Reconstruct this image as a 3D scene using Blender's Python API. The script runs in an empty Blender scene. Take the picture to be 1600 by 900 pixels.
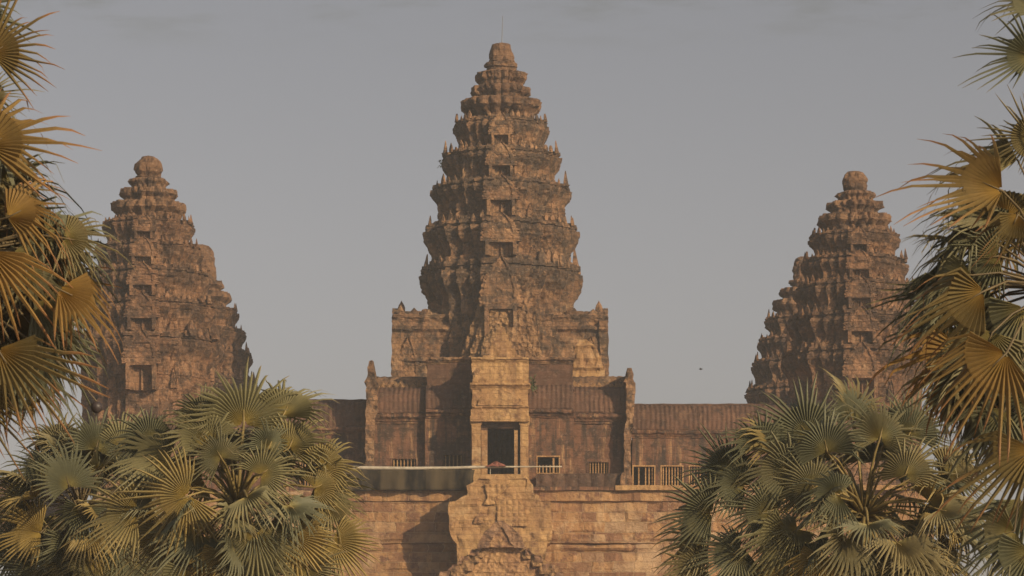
import bpy, math, random
from mathutils import Vector, Matrix, noise
R = math.radians
random.seed(7)
sc = bpy.context.scene
col = sc.collection

# ------------------------------------------------------------------ camera
F = 5775.0            # focal length in pixels of a 1600 px wide frame
HZ = 1250.0           # horizon row (below the frame: lens shift)
CZ = 1.7
def K(Y): return Y / F
def X(px, Y): return (px - 800.0) * Y / F
def Z(py, Y): return CZ + (HZ - py) * Y / F
def P(px, py, Y): return Vector((X(px, Y), Y, Z(py, Y)))

cam = bpy.data.cameras.new('camera'); camo = bpy.data.objects.new('camera', cam); col.objects.link(camo)
camo.location = (0, 0, CZ); camo.rotation_euler = (R(90), 0, 0)
cam.sensor_width = 36.0; cam.lens = 36.0 * F / 1600.0
cam.shift_y = (HZ - 450.0) / 1600.0
cam.clip_end = 5000; cam.clip_start = 0.5
cam.dof.use_dof = True; cam.dof.focus_distance = 285.0; cam.dof.aperture_fstop = 12.0
sc.camera = camo

# ------------------------------------------------------------------ helpers
def tag(o, label=None, cat=None, group=None, kind=None):
    if label: o['label'] = label
    if cat: o['category'] = cat
    if group: o['group'] = group
    if kind: o['kind'] = kind
    return o

def empty(name, loc, label, cat, group=None):
    o = bpy.data.objects.new(name, None); col.objects.link(o); o.location = loc
    o.empty_display_size = 0.5
    return tag(o, label, cat, group)

def origin(o):
    v = Vector((0, 0, 0))
    while o is not None:
        v += o.location; o = o.parent
    return v

def mk(name, verts, faces, mat, parent=None, smooth=False, world=True):
    """one mesh object; verts in world space when world is set"""
    if parent is not None and world:
        q = origin(parent); verts = [(v[0]-q.x, v[1]-q.y, v[2]-q.z) for v in verts]
    me = bpy.data.meshes.new(name); me.from_pydata([tuple(v) for v in verts], [], faces); me.update()
    if smooth:
        for p in me.polygons: p.use_smooth = True
    me.materials.append(mat)
    o = bpy.data.objects.new(name, me); col.objects.link(o)
    if parent is not None: o.parent = parent
    return o

def place(name, me, parent, M):
    """a child sharing mesh data, M = world matrix (parents are only translated)"""
    o = bpy.data.objects.new(name, me); col.objects.link(o); o.parent = parent
    o.matrix_basis = Matrix.Translation(-origin(parent)) @ M
    return o

def hash01(a, b, c=0.0):
    return noise.cell(Vector((a + .5, b + .5, c + .5))) * .5 + .5

def fbm(p, s, H=.9, octs=4):
    return noise.fractal(Vector((p[0]*s, p[1]*s, p[2]*s)), H, 2.0, octs)

def rough(v, amp, s=1.0, seed=0.0):
    w = noise.turbulence_vector(Vector((v[0]*s+seed, v[1]*s, v[2]*s)), 3, False)
    return (v[0]+w.x*amp, v[1]+w.y*amp, v[2]+w.z*amp*.6)

def blocks(u, z, bw=.95, bh=.48):
    c = math.floor(z / bh); off = hash01(c, 3.0)
    return hash01(math.floor(u / bw + off), c, 7.0)

# ------------------------------------------------------------------ materials
def new_mat(name):
    m = bpy.data.materials.new(name); m.use_nodes = True
    nt = m.node_tree; b = nt.nodes['Principled BSDF']
    return m, nt, b
def nd(nt, t, **kw):
    n = nt.nodes.new(t)
    for k, v in kw.items(): setattr(n, k, v)
    return n
def mixc(nt, fac, a, b, mode='MIX'):
    n = nt.nodes.new('ShaderNodeMix'); n.data_type = 'RGBA'; n.blend_type = mode
    for sock, val in ((n.inputs[0], fac), (n.inputs[6], a), (n.inputs[7], b)):
        if hasattr(val, 'is_linked'): nt.links.new(val, sock)
        elif isinstance(val, (int, float)): sock.default_value = val
        else: sock.default_value = (*val, 1)
    return n.outputs[2]
def ramp(nt, src, p0, p1, v0=0.0, v1=1.0):
    n = nt.nodes.new('ShaderNodeMapRange'); n.interpolation_type = 'SMOOTHSTEP'
    nt.links.new(src, n.inputs[0])
    n.inputs[1].default_value = p0; n.inputs[2].default_value = p1
    n.inputs[3].default_value = v0; n.inputs[4].default_value = v1
    return n.outputs[0]
def mul(nt, a, b):
    n = nt.nodes.new('ShaderNodeMath'); n.operation = 'MULTIPLY'
    for i, v in enumerate((a, b)):
        if hasattr(v, 'is_linked'): nt.links.new(v, n.inputs[i])
        else: n.inputs[i].default_value = v
    return n.outputs[0]
def add(nt, a, b):
    n = nt.nodes.new('ShaderNodeMath'); n.operation = 'ADD'
    for i, v in enumerate((a, b)):
        if hasattr(v, 'is_linked'): nt.links.new(v, n.inputs[i])
        else: n.inputs[i].default_value = v
    return n.outputs[0]
def noise_n(nt, vec, scale, detail=6, rough_=.6, loc=(0,0,0), stretch=(1,1,1)):
    mp = nd(nt, 'ShaderNodeMapping'); mp.inputs['Location'].default_value = loc
    mp.inputs['Scale'].default_value = stretch
    nt.links.new(vec, mp.inputs['Vector'])
    n = nd(nt, 'ShaderNodeTexNoise'); n.inputs['Scale'].default_value = scale
    n.inputs['Detail'].default_value = detail; n.inputs['Roughness'].default_value = rough_
    nt.links.new(mp.outputs[0], n.inputs['Vector'])
    return n.outputs[0]

def stone(name, lit, mid, dark, darkness=.5, bw=1.0, bh=.5, blockmix=.35, bump=.5, carve=.5, streak=.6, loc=(0,0,0), pale=None, palefac=.5, mortar=.35, mcol=None, mottle=0.0, sstr=(1.5,1.5,.16), pstr=(1,1,1)):
    m, nt, b = new_mat(name); L = nt.links
    geo = nd(nt, 'ShaderNodeNewGeometry'); pos = geo.outputs['Position']
    sep = nd(nt, 'ShaderNodeSeparateXYZ'); L.new(pos, sep.inputs[0])
    u = add(nt, sep.outputs[0], sep.outputs[1])
    # wobble the joints a little
    wob = noise_n(nt, pos, .9, 3, .5, loc)
    cmb = nd(nt, 'ShaderNodeCombineXYZ')
    L.new(add(nt, u, mul(nt, wob, .35)), cmb.inputs[0]); L.new(add(nt, sep.outputs[2], mul(nt, wob, .12)), cmb.inputs[1])
    br = nd(nt, 'ShaderNodeTexBrick'); L.new(cmb.outputs[0], br.inputs['Vector'])
    br.inputs['Scale'].default_value = 1.0; br.inputs['Brick Width'].default_value = bw; br.inputs['Row Height'].default_value = bh
    br.inputs['Mortar Size'].default_value = .03 if mcol else .018; br.inputs['Mortar Smooth'].default_value = .5
    br.inputs['Color1'].default_value = (0,0,0,1); br.inputs['Color2'].default_value = (1,1,1,1); br.inputs['Mortar'].default_value = (.5,.5,.5,1)
    br.offset = .43; br.squash = .7; br.squash_frequency = 3
    blk = br.outputs['Color']
    n1 = noise_n(nt, pos, .32, 8, .62, loc)
    n2 = noise_n(nt, pos, 2.2, 8, .7, loc)
    n3 = noise_n(nt, pos, 1.0, 6, .62, loc, sstr)
    c = mixc(nt, ramp(nt, n1, .38, .62), mid, lit)
    c = mixc(nt, mul(nt, blk, blockmix), c, mixc(nt, .55, mid, dark))
    if pale is not None:
        n5 = noise_n(nt, pos, .55, 7, .66, (loc[0]+31, loc[1], loc[2]), pstr)
        c = mixc(nt, ramp(nt, n5, .54, .68, 0, palefac), c, pale)
    c = mixc(nt, mul(nt, ramp(nt, n3, .47, .66), streak), c, dark)
    n4 = noise_n(nt, pos, .8, 8, .72, (loc[0]+11, loc[1], loc[2]+5))
    c = mixc(nt, ramp(nt, n4, .64-.22*darkness, .76-.2*darkness, 0, .85), c, dark)
    if mottle:
        n6 = noise_n(nt, pos, .16, 5, .6, (loc[0]+3, loc[1]+7, loc[2]))
        n7 = noise_n(nt, cmb.outputs[0], .9, 3, .6, (loc[0]+23, 0, 0))
        br2 = nd(nt, 'ShaderNodeMath', operation='FRACT'); L.new(mul(nt, blk, 7.31), br2.inputs[0])
        c = mixc(nt, mul(nt, mul(nt, ramp(nt, blk, .45, .55), ramp(nt, add(nt, n6, mul(nt, n7, .4)), .56, .72)), mottle), c, mixc(nt, .2, dark, mid))
        c = mixc(nt, mul(nt, mul(nt, ramp(nt, br2.outputs[0], .6, .7), ramp(nt, n6, .42, .6)), mottle*.8), c, pale)
    mc = mcol or (dark[0]*.6, dark[1]*.6, dark[2]*.6)
    c = mixc(nt, mul(nt, br.outputs['Fac'], mortar), c, mc)
    ca = nd(nt, 'ShaderNodeAttribute'); ca.attribute_name = 'crust'
    c = mixc(nt, mul(nt, ca.outputs['Fac'], ramp(nt, add(nt, mul(nt, n1, .5), mul(nt, n2, .5)), .40, .58, .0, .8)), c, dark)
    c = mixc(nt, ramp(nt, n2, .3, .75, .0, .35), c, mixc(nt, .5, c, dark, 'MULTIPLY'))
    n9 = noise_n(nt, pos, 3.6, 6, .7, (loc[0]+12, loc[1]+4, 3), (1, 1, 1.5))
    c = mixc(nt, ramp(nt, n9, .54, .68, 0, .45), c, mixc(nt, .25, dark, mid))
    c = mixc(nt, ramp(nt, n9, .46, .34, 0, .35), c, mixc(nt, .3, lit, (.6,.5,.38)))
    L.new(c, b.inputs['Base Color'])
    b.inputs['Roughness'].default_value = .95
    if 'Specular IOR Level' in b.inputs: b.inputs['Specular IOR Level'].default_value = .15
    vo = nd(nt, 'ShaderNodeTexVoronoi'); vo.inputs['Scale'].default_value = 2.6; L.new(pos, vo.inputs['Vector'])
    n8 = noise_n(nt, pos, 5.5, 5, .65, (loc[0]+2, loc[1]+4, 0), (1, 1, 1.6))
    h = add(nt, mul(nt, n2, .35), mul(nt, vo.outputs['Distance'], carve)); h = add(nt, h, mul(nt, n8, .4))
    h = add(nt, h, mul(nt, br.outputs['Fac'], -.35)); h = add(nt, h, mul(nt, blk, .15))
    bp = nd(nt, 'ShaderNodeBump'); bp.inputs['Strength'].default_value = bump; bp.inputs['Distance'].default_value = .3
    L.new(h, bp.inputs['Height']); L.new(bp.outputs[0], b.inputs['Normal'])
    return m

LIT = (.40,.228,.12); MID = (.265,.145,.08); DARK = (.070,.053,.042)
M = {}
M['tower'] = stone('weathered_sandstone', LIT, MID, DARK, .85, .9, .46, .4, .8, .45, .55, (0,0,0), (.43,.29,.17), .5)
M['tower2'] = stone('weathered_sandstone_corner', (.36,.20,.11), (.235,.125,.07), (.07,.046,.034), .85, .9, .46, .4, .8, .45, .5, (17,5,3), (.42,.28,.165), .4)
M['crown'] = stone('dark_sandstone', (.27,.155,.085), (.19,.105,.06), (.065,.045,.035), .75, .9, .5, .35, .7, .5, .3)
M['wall'] = stone('stained_wall_sandstone', (.24,.12,.07), (.165,.082,.052), (.058,.042,.034), .8, 1.3, .55, .3, .5, .15, 1.0, (3,9,1), (.44,.27,.14), 1.0, .45, None, 0, (2.6,2.6,.13), (3.6,3.6,.42))
M['light'] = stone('pale_sandstone', (.50,.31,.14), (.39,.225,.105), (.17,.09,.055), .5, 1.1, .5, .25, .6, .35, .5, (8,1,0), (.56,.40,.23), .5)
M['base'] = stone('terrace_blocks', (.47,.28,.135), (.39,.215,.10), (.155,.075,.055), .6, 1.55, .74, .35, .9, .15, .5, (2,4,6), (.60,.43,.26), .6, .42, (.60,.44,.27), .75, (1.3,1.3,.28), (1.6,1.6,.7))
M['gable'] = stone('eroded_gable_stone', (.50,.31,.15), (.42,.24,.12), (.15,.08,.06), .75, 1.3, .7, .2, .8, .8, .3, (15,2,9))
M['rim'] = stone('dark_stained_stone', (.36,.215,.125), (.25,.14,.09), (.09,.055,.045), .7, .9, .7, .2, .8, .6, .3, (5,12,9), (.4,.25,.13), .4)
M['pediment'] = stone('carved_sandstone', (.43,.26,.13), (.31,.175,.09), (.085,.054,.038), .7, 1.3, .7, .2, .9, 1.2, .2, (5,2,9))
M['roof'] = stone('roof_sandstone', (.175,.092,.06), (.115,.064,.045), (.055,.038,.03), .55, 1.6, .6, .3, .4, .1, .3, (1,1,4), (.26,.15,.09), .5, .35, None, 0, (3,3,.3), (3,3,.6))
M['plinth'] = stone('dark_plinth', (.16,.09,.06), (.10,.06,.043), (.045,.035,.03), .6, .6, .9, .3, .5, .3, .5, (6,6,6), (.3,.19,.1), .3)
M['earth'] = stone('dry_ground', (.22,.17,.10), (.17,.12,.07), (.09,.08,.04), .4, 3, 3, .05, .3, .1, 0, (0,0,0))
M['paving'] = stone('causeway_paving', (.32,.26,.18), (.27,.21,.15), (.14,.11,.08), .4, 1.2, .8, .3, .3, .1, 0, (4,0,0))

def plain(name, c, rough_=.7, var=.25, scale=3.0, metal=0.0):
    m, nt, b = new_mat(name)
    geo = nd(nt, 'ShaderNodeNewGeometry')
    n = noise_n(nt, geo.outputs['Position'], scale, 6, .6)
    cc = mixc(nt, ramp(nt, n, .3, .7), tuple(v*(1-var) for v in c), tuple(min(1, v*(1+var)) for v in c))
    nt.links.new(cc, b.inputs['Base Color']); b.inputs['Roughness'].default_value = rough_; b.inputs['Metallic'].default_value = metal
    return m
M['white'] = plain('white_paint', (.40,.35,.27), .8, .2)
M['net'] = plain('shade_net', (.034,.026,.019), 1.0, .35, 1.0)
nt_ = M['net'].node_tree; b_ = nt_.nodes['Principled BSDF']; b_.inputs['Specular IOR Level'].default_value = .05
g_ = nt_.nodes.new('ShaderNodeNewGeometry')
pn = noise_n(nt_, g_.outputs['Position'], .42, 2, .5, (1, 0, 0), (1, .01, .02)); fn = noise_n(nt_, g_.outputs['Position'], 3.0, 6, .7, (0, 0, 0), (1, 1, .35))
c_ = mixc(nt_, ramp(nt_, pn, .46, .50), (.016,.014,.012), (.060,.046,.028))
c_ = mixc(nt_, ramp(nt_, fn, .4, .7, 0, .6), c_, (.09,.068,.04))
nt_.links.new(c_, b_.inputs['Base Color'])
M['red'] = plain('faded_red_cloth', (.20,.07,.05), .9, .3)
M['metal'] = plain('dull_metal', (.16,.16,.16), .6, .1)
M['trunk'] = plain('palm_bark', (.10,.08,.06), .95, .4, 5)
M['bird'] = plain('dark_feathers', (.03,.03,.03), .8, .1)
M['fruit'] = plain('palm_fruit_skin', (.045,.035,.035), .5, .25, 8)
M['weed'] = plain('weed_leaf', (.09,.11,.04), .8, .3, 5)

def leaf_mat(name, green, gold, tip, goldness, tipstart, tipfac=.85, transl=.25):
    m, nt, b = new_mat(name); L = nt.links
    at = nd(nt, 'ShaderNodeAttribute'); at.attribute_name = 'rad'
    oi = nd(nt, 'ShaderNodeObjectInfo')
    geo = nd(nt, 'ShaderNodeNewGeometry')
    n = noise_n(nt, geo.outputs['Position'], 2.5, 5, .6)
    n2 = noise_n(nt, geo.outputs['Position'], 14, 4, .6)
    rnd = oi.outputs['Random']
    gf = add(nt, mul(nt, rnd, .9), mul(nt, n, .6))            # whole-leaf yellowness
    c = mixc(nt, ramp(nt, gf, .75-goldness, 1.35-goldness), green, gold)
    c = mixc(nt, ramp(nt, at.outputs['Fac'], .0, .26, .75, 0), c, (gold[0]*1.35, gold[1]*1.35, gold[2]*.9))
    ts = add(nt, at.outputs['Fac'], mul(nt, n2, .25))
    c = mixc(nt, ramp(nt, ts, tipstart, tipstart+.25, 0, tipfac), c, tip)
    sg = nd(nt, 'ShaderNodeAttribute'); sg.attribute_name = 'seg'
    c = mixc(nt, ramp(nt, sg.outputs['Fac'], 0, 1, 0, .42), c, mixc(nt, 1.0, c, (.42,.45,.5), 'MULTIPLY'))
    c = mixc(nt, ramp(nt, n2, .35, .7, 0, .3), c, mixc(nt, .6, c, (.4,.4,.35), 'MULTIPLY'))
    L.new(c, b.inputs['Base Color']); b.inputs['Roughness'].default_value = .55
    if 'Specular IOR Level' in b.inputs: b.inputs['Specular IOR Level'].default_value = .3
    tr = nd(nt, 'ShaderNodeBsdfTranslucent'); L.new(c, tr.inputs['Color'])
    mx = nd(nt, 'ShaderNodeMixShader'); mx.inputs[0].default_value = transl
    L.new(b.outputs[0], mx.inputs[1]); L.new(tr.outputs[0], mx.inputs[2])
    L.new(mx.outputs[0], nt.nodes['Material Output'].inputs['Surface'])
    return m
M['leaf'] = leaf_mat('palm_leaf_green', (.26,.235,.12), (.42,.31,.115), (.36,.26,.13), .2, .86, .6)
M['leaf_dull'] = leaf_mat('palm_leaf_grey_green', (.19,.19,.115), (.32,.26,.125), (.3,.22,.12), .08, .9, .5)
M['leaf_gold'] = leaf_mat('palm_leaf_golden', (.22,.165,.065), (.37,.225,.07), (.40,.20,.09), .2, .72, .9, .35)
M['leaf_dead'] = leaf_mat('palm_leaf_dead', (.13,.08,.05), (.19,.12,.07), (.15,.09,.06), .3, .8, .6, .1)
M['petiole'] = plain('palm_petiole', (.21,.155,.055), .6, .3, 4)
M['petiole_dark'] = plain('palm_petiole_dark', (.13,.095,.045), .6, .3, 4)

# ------------------------------------------------------------------ mesh builders
def weld(quads):
    """list of quads of points -> verts, faces sharing equal points"""
    idx = {}; vs = []; fs = []
    for q in quads:
        f = []
        for p in q:
            k = (round(p[0], 4), round(p[1], 4), round(p[2], 4))
            if k not in idx: idx[k] = len(vs); vs.append(p)
            f.append(idx[k])
        if len(set(f)) > 2: fs.append(f)
    return vs, fs

def steps(a, b, s, extra=()):
    pts = sorted([a, b] + [e for e in extra if a < e < b]); out = []
    for p, q in zip(pts, pts[1:]):
        n = max(1, int(round((q - p) / s)))
        out += [p + (q - p) * i / n for i in range(n)]
    return out + [b]

def slab(x0, x1, z0, z1, yf, yb, openings=(), step=.6, amp=.03, ns=1.0, fy=None, ydiv=1):
    """wall slab facing -Y with rectangular openings, subdivided, slightly rough"""
    xs = steps(x0, x1, step, [v for o in openings for v in o[:2]])
    zs = steps(z0, z1, step, [v for o in openings for v in o[2:]])
    def solid(i, j):
        if i < 0 or j < 0 or i >= len(xs)-1 or j >= len(zs)-1: return False
        cx = (xs[i]+xs[i+1])/2; cz = (zs[j]+zs[j+1])/2
        return not any(o[0] < cx < o[1] and o[2] < cz < o[3] for o in openings)
    ys = [yf + (yb-yf)*t/ydiv for t in range(ydiv+1)]
    q = []
    for i in range(len(xs)-1):
        for j in range(len(zs)-1):
            if not solid(i, j): continue
            a, b, c, d = xs[i], xs[i+1], zs[j], zs[j+1]
            q.append([(a,yf,c),(b,yf,c),(b,yf,d),(a,yf,d)]); q.append([(a,yb,c),(a,yb,d),(b,yb,d),(b,yb,c)])
            for y0, y1 in zip(ys, ys[1:]):
                if not solid(i-1, j): q.append([(a,y0,c),(a,y0,d),(a,y1,d),(a,y1,c)])
                if not solid(i+1, j): q.append([(b,y0,c),(b,y1,c),(b,y1,d),(b,y0,d)])
                if not solid(i, j-1): q.append([(a,y0,c),(a,y1,c),(b,y1,c),(b,y0,c)])
                if not solid(i, j+1): q.append([(a,y0,d),(b,y0,d),(b,y1,d),(a,y1,d)])
    vs, fs = weld(q)
    if fy: vs = [(v[0], v[1] + (fy(v[0], v[2]) if abs(v[1]-yf) < 1e-4 else 0), v[2]) for v in vs]
    if amp: vs = [rough(v, amp, ns) for v in vs]
    return vs, fs

def rbox(x0, x1, y0, y1, z0, z1, step=.5, amp=.05, ns=1.0):
    return slab(x0, x1, z0, z1, y0, y1, (), step, amp, ns, None, max(1, int((y1-y0)/step)))

def rows_slab(rows, yf, yb, cols=16, dz=.25, relief=None, amp=.06, ns=1.3, seed=0.0):
    """slab whose outline is given by rows (z, xl, xr), bottom to top; relief(u,t,x,z) pushes the front"""
    rr = []
    for (z0,a0,b0),(z1,a1,b1) in zip(rows, rows[1:]):
        n = max(1, int(round(abs(z1-z0)/dz)))
        for i in range(n):
            t = i/n; rr.append((z0+(z1-z0)*t, a0+(a1-a0)*t, b0+(b1-b0)*t))
    rr.append(rows[-1])
    n = len(rr); W = cols+1; vs = []
    for k, (z, a, b) in enumerate(rr):
        for c in range(W):
            u = c/cols; x = a+(b-a)*u
            vs.append((x, yf + (relief(u*2-1, k/(n-1), x, z) if relief else 0), z))
    for k, (z, a, b) in enumerate(rr):
        for c in range(W):
            u = c/cols; vs.append((a+(b-a)*u, yb, z))
    o = n*W; fs = []
    for k in range(n-1):
        for c in range(cols):
            i = k*W+c
            fs.append([i, i+1, i+W+1, i+W]); fs.append([o+i, o+i+W, o+i+W+1, o+i+1])
        i = k*W; fs.append([i, i+W, o+i+W, o+i]); i = k*W+cols; fs.append([i, o+i, o+i+W, i+W])
    for c in range(cols):
        fs.append([c, o+c, o+c+1, c+1]); i = (n-1)*W+c; fs.append([i, i+1, o+i+1, o+i])
    if amp: vs = [rough(v, amp, ns, seed) for v in vs]
    return vs, fs

def sweep(x0, x1, prof, step, disp=None, amp=.03, ns=1.0):
    """closed profile of (y, z) points swept along x; disp(x, k) scales out from the profile centre"""
    xs = steps(x0, x1, step); n = len(prof)
    cy = sum(p[0] for p in prof)/n; cz = min(p[1] for p in prof)
    vs = []
    for x in xs:
        for k, (y, z) in enumerate(prof):
            d = disp(x, k) if disp else 0
            if d:
                v = Vector((y-cy, z-cz)); l = v.length or 1
                y, z = y+v.x/l*d, z+v.y/l*d
            vs.append((x, y, z))
    fs = []
    for i in range(len(xs)-1):
        for k in range(n):
            a = i*n+k; b = i*n+(k+1) % n
            fs.append([a, b, b+n, a+n])
    fs.append(list(range(n))[::-1]); fs.append([(len(xs)-1)*n+k for k in range(n)])
    if amp: vs = [rough(v, amp, ns) for v in vs]
    return vs, fs

def vault(x0, x1, yf, yb, ze, zr, rib=.36, ramp_=.07, amp=.035, flat=.0):
    """stone barrel-vault roof with raised tile ribs"""
    n = 12; prof = []
    ym = (yf+yb)/2
    for i in range(n+1):
        a = math.pi*i/n
        c, s = math.cos(a), math.sin(a)
        prof.append((ym - (ym-yf)*math.copysign(abs(c)**.8, c), ze+.12 + (zr-ze-.12)*s**.85))
    prof = [(yf+.05, ze)] + prof + [(yb-.05, ze)]
    m = len(prof)
    def disp(x, k):
        if k == 0 or k == m-1: return 0
        w_ = .75 + .9*noise.noise(Vector((x*.8, k*.35, ze)))
        gone = -.07 if noise.noise(Vector((x*.55+9, k*.5, zr))) > .38 else 0
        return ramp_*w_*(abs(math.sin(math.pi*(x+.06*noise.noise(Vector((x*.7, k*.6, 3))))/rib))**2.0) - .02 + gone + .10*noise.noise(Vector((x*.16, 0, ze)))
    return sweep(x0, x1, prof, rib/6, disp, amp)

def moulding(x0, x1, yf, yb, z0, z1, out, step=.22, amp=.05, dent=0.0, per=.45):
    """projecting cornice: flared bands, eroded edges"""
    h = z1-z0
    pr = [(yf, z0), (yf-out*.25, z0+h*.02), (yf-out*.25, z0+h*.2), (yf-out*.45, z0+h*.22), (yf-out*.55, z0+h*.38), (yf-out*.9, z0+h*.55),
          (yf-out, z0+h*.62), (yf-out, z0+h*.85), (yf-out*.8, z0+h*.9), (yf-out*.5, z1), (yb, z1), (yb, z0)]
    def disp(x, k):
        if k in (4, 5, 6, 7, 8): return dent*abs(math.sin(math.pi*x/per)) + min(0, fbm((x, k*.1, z0), .9))*out*.5
        return 0
    return sweep(x0, x1, pr, step, disp, amp, 1.4)

def tube(pts, radii, sides=6, flat=1.0):
    vs = []; fs = []
    for i, p in enumerate(pts):
        d = (pts[min(i+1, len(pts)-1)] - pts[max(i-1, 0)]).normalized()
        a = d.cross(Vector((0, 0, 1)))
        if a.length < 1e-3: a = Vector((1, 0, 0))
        a.normalize(); b = a.cross(d)
        for s in range(sides):
            t = 2*math.pi*s/sides
            vs.append(p + a*math.cos(t)*radii[i] + b*math.sin(t)*radii[i]*flat)
    for i in range(len(pts)-1):
        for s in range(sides):
            t = (s+1) % sides
            fs.append([i*sides+s, i*sides+t, (i+1)*sides+t, (i+1)*sides+s])
    fs.append(list(range(sides))[::-1]); fs.append([(len(pts)-1)*sides+s for s in range(sides)])
    return vs, fs

def lathe(prof, sides=10):
    vs = []; fs = []
    for r, z in prof:
        for s in range(sides):
            t = 2*math.pi*s/sides; vs.append((r*math.cos(t), r*math.sin(t), z))
    for i in range(len(prof)-1):
        for s in range(sides):
            t = (s+1) % sides; fs.append([i*sides+s, i*sides+t, (i+1)*sides+t, (i+1)*sides+s])
    fs.append(list(range(sides))[::-1]); fs.append([(len(prof)-1)*sides+s for s in range(sides)])
    return vs, fs

def mesh_only(name, vf, mat, smooth=False, taper=False):
    if taper: vf = ([(v[0], v[1]*(1-.82*max(0, v[2])**1.3), v[2]) for v in vf[0]], vf[1])
    me = bpy.data.meshes.new(name); me.from_pydata([tuple(v) for v in vf[0]], [], vf[1]); me.update(); me.materials.append(mat)
    if smooth:
        for p in me.polygons: p.use_smooth = True
    return me

# unit antefix (height 1, width .6, facing -Y), several eroded variants
def antefix_mesh(k, mat):
    rows = [(0,-.27,.27),(.14,-.28,.28),(.2,-.33,.33),(.36,-.34,.34),(.5,-.28,.28),(.62,-.24,.24),(.75,-.15,.15),(.88,-.075,.075),(1.0,-.02,.02)]
    if k == 2: rows = rows[:6] + [(.66,-.2,.17),(.7,-.1,.06)]
    rel = lambda u, t, x, z: -.13*(1-abs(u))*(1-.6*t) + (.05 if .55 < abs(u) < .75 else 0)
    return mesh_only('antefix', rows_slab(rows, -.13, .13, 8, .09, rel, .035, 3.2, k*3.7), mat, False, True)
AF = {m: [antefix_mesh(k, M[m]) for k in range(3)] for m in ('tower', 'tower2', 'pediment')}

# unit pediment: width 1, height 1, flame outline, facing -Y
def ped_rows(seed, ragged=.03):
    out = []; n = 26
    for i in range(n+1):
        t = i/n
        if t < .14: w = .5
        elif t < .2: w = .5 - (t-.14)*1.2
        else:
            q = (t-.2)/.8; w = .45*(1-q**1.9)+.02
        saw = .045*(1-((t*7.5) % 1.0)) if t > .14 else 0
        w = w + saw*(1-t)
        j = noise.noise(Vector((seed, t*9, 0)))*ragged
        out.append((t, -w-j, w+noise.noise(Vector((seed+4, t*9, 1)))*ragged))
    return out
def ped_relief(seed):
    def f(u, t, x, z):
        a = abs(u); d = 0.0
        if .62 < a < .82: d -= .05
        elif a < .62 and t > .12: d += .05 - .16*max(0, noise.noise(Vector((x*7+seed, z*7, 2))))
        if t < .12: d -= .06
        if a > .86: d += .05*math.sin(t*60)
        return d - .05*abs(noise.noise(Vector((x*14, z*14, seed))))
    return f
def ped_mesh(seed, mat, ragged=.03, dep=.18, amp=.02):
    return mesh_only('pediment', rows_slab(ped_rows(seed, ragged), -dep, dep, 22, .03, ped_relief(seed), amp, 6, seed), mat)
PD = {m: [ped_mesh(s, M[m]) for s in (1.0, 5.0)] for m in ('tower', 'tower2', 'pediment')}

def fd_relief(u, t, x, z):
    a = abs(u); d = 0.0
    if a > .72 or t > .88: d -= .16
    elif a > .5: d += .02
    else: d += .12 - (.07 if a < .07 else 0)
    return d
FD = {m: mesh_only('false_door', rows_slab([(0,-.5,.5),(1,-.5,.5)], -.1, .3, 18, .06, fd_relief, .015, 5), M[m]) for m in ('tower', 'tower2')}

# turned stone baluster, unit height
BAL = {}
def bal_mesh():
    pr = [(.075,0)]
    for i in range(6):
        z = .02+i*.16
        pr += [(.085, z), (.085, z+.03), (.055, z+.05), (.075, z+.08), (.055, z+.12), (.085, z+.14)]
    pr += [(.085,1.0)]
    return mesh_only('baluster', lathe(pr, 8), M['light'], True)
BALM = bal_mesh()

# ------------------------------------------------------------------ the setting: ground
def sheet(name, x0, x1, y0, y1, z, mat, nx=2, ny=2):
    vs = [(x0+(x1-x0)*i/nx, y0+(y1-y0)*j/ny, z) for j in range(ny+1) for i in range(nx+1)]
    fs = [[j*(nx+1)+i, j*(nx+1)+i+1, (j+1)*(nx+1)+i+1, (j+1)*(nx+1)+i] for j in range(ny) for i in range(nx)]
    return tag(mk(name, vs, fs, mat), kind='structure')
sheet('ground', -900, 900, -300, 1500, 0, M['earth'])
sheet('causeway', -6, 6, -60, 236, .02, M['paving'])

# ------------------------------------------------------------------ towers
def redent_plan():
    q = [(.25,1.0),(.25,.90),(.385,.90),(.385,.81),(.545,.81),(.545,.715),(.715,.715)]
    q = q + [(y, x) for x, y in q[::-1][1:]]           # first quadrant, from the +Y face to the +X face
    full = []
    for r in range(4):
        for x, y in q:
            for _ in range(r): x, y = y, -x
            full.append((x, y))
    return full                                        # clockwise
PLAN = redent_plan()
def dense(plan, s):
    out = []
    for (a, b), (c, d) in zip(plan, plan[1:]+plan[:1]):
        n = max(1, int(round(math.hypot(c-a, d-b)/s)))
        out += [(a+(c-a)*i/n, b+(d-b)*i/n) for i in range(n)]
    return out
def lobed_plan(n=160, lobes=20, amp=.045):
    out = []
    for i in range(n):
        t = -2*math.pi*i/n
        c, s = math.cos(t), math.sin(t)
        r = (abs(c)**2.6+abs(s)**2.6)**(-1/2.6)
        r *= 1 - amp + amp*2*abs(math.sin(t*lobes/2))
        out.append((c*r, s*r))
    return out
LOBED = lobed_plan()

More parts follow.
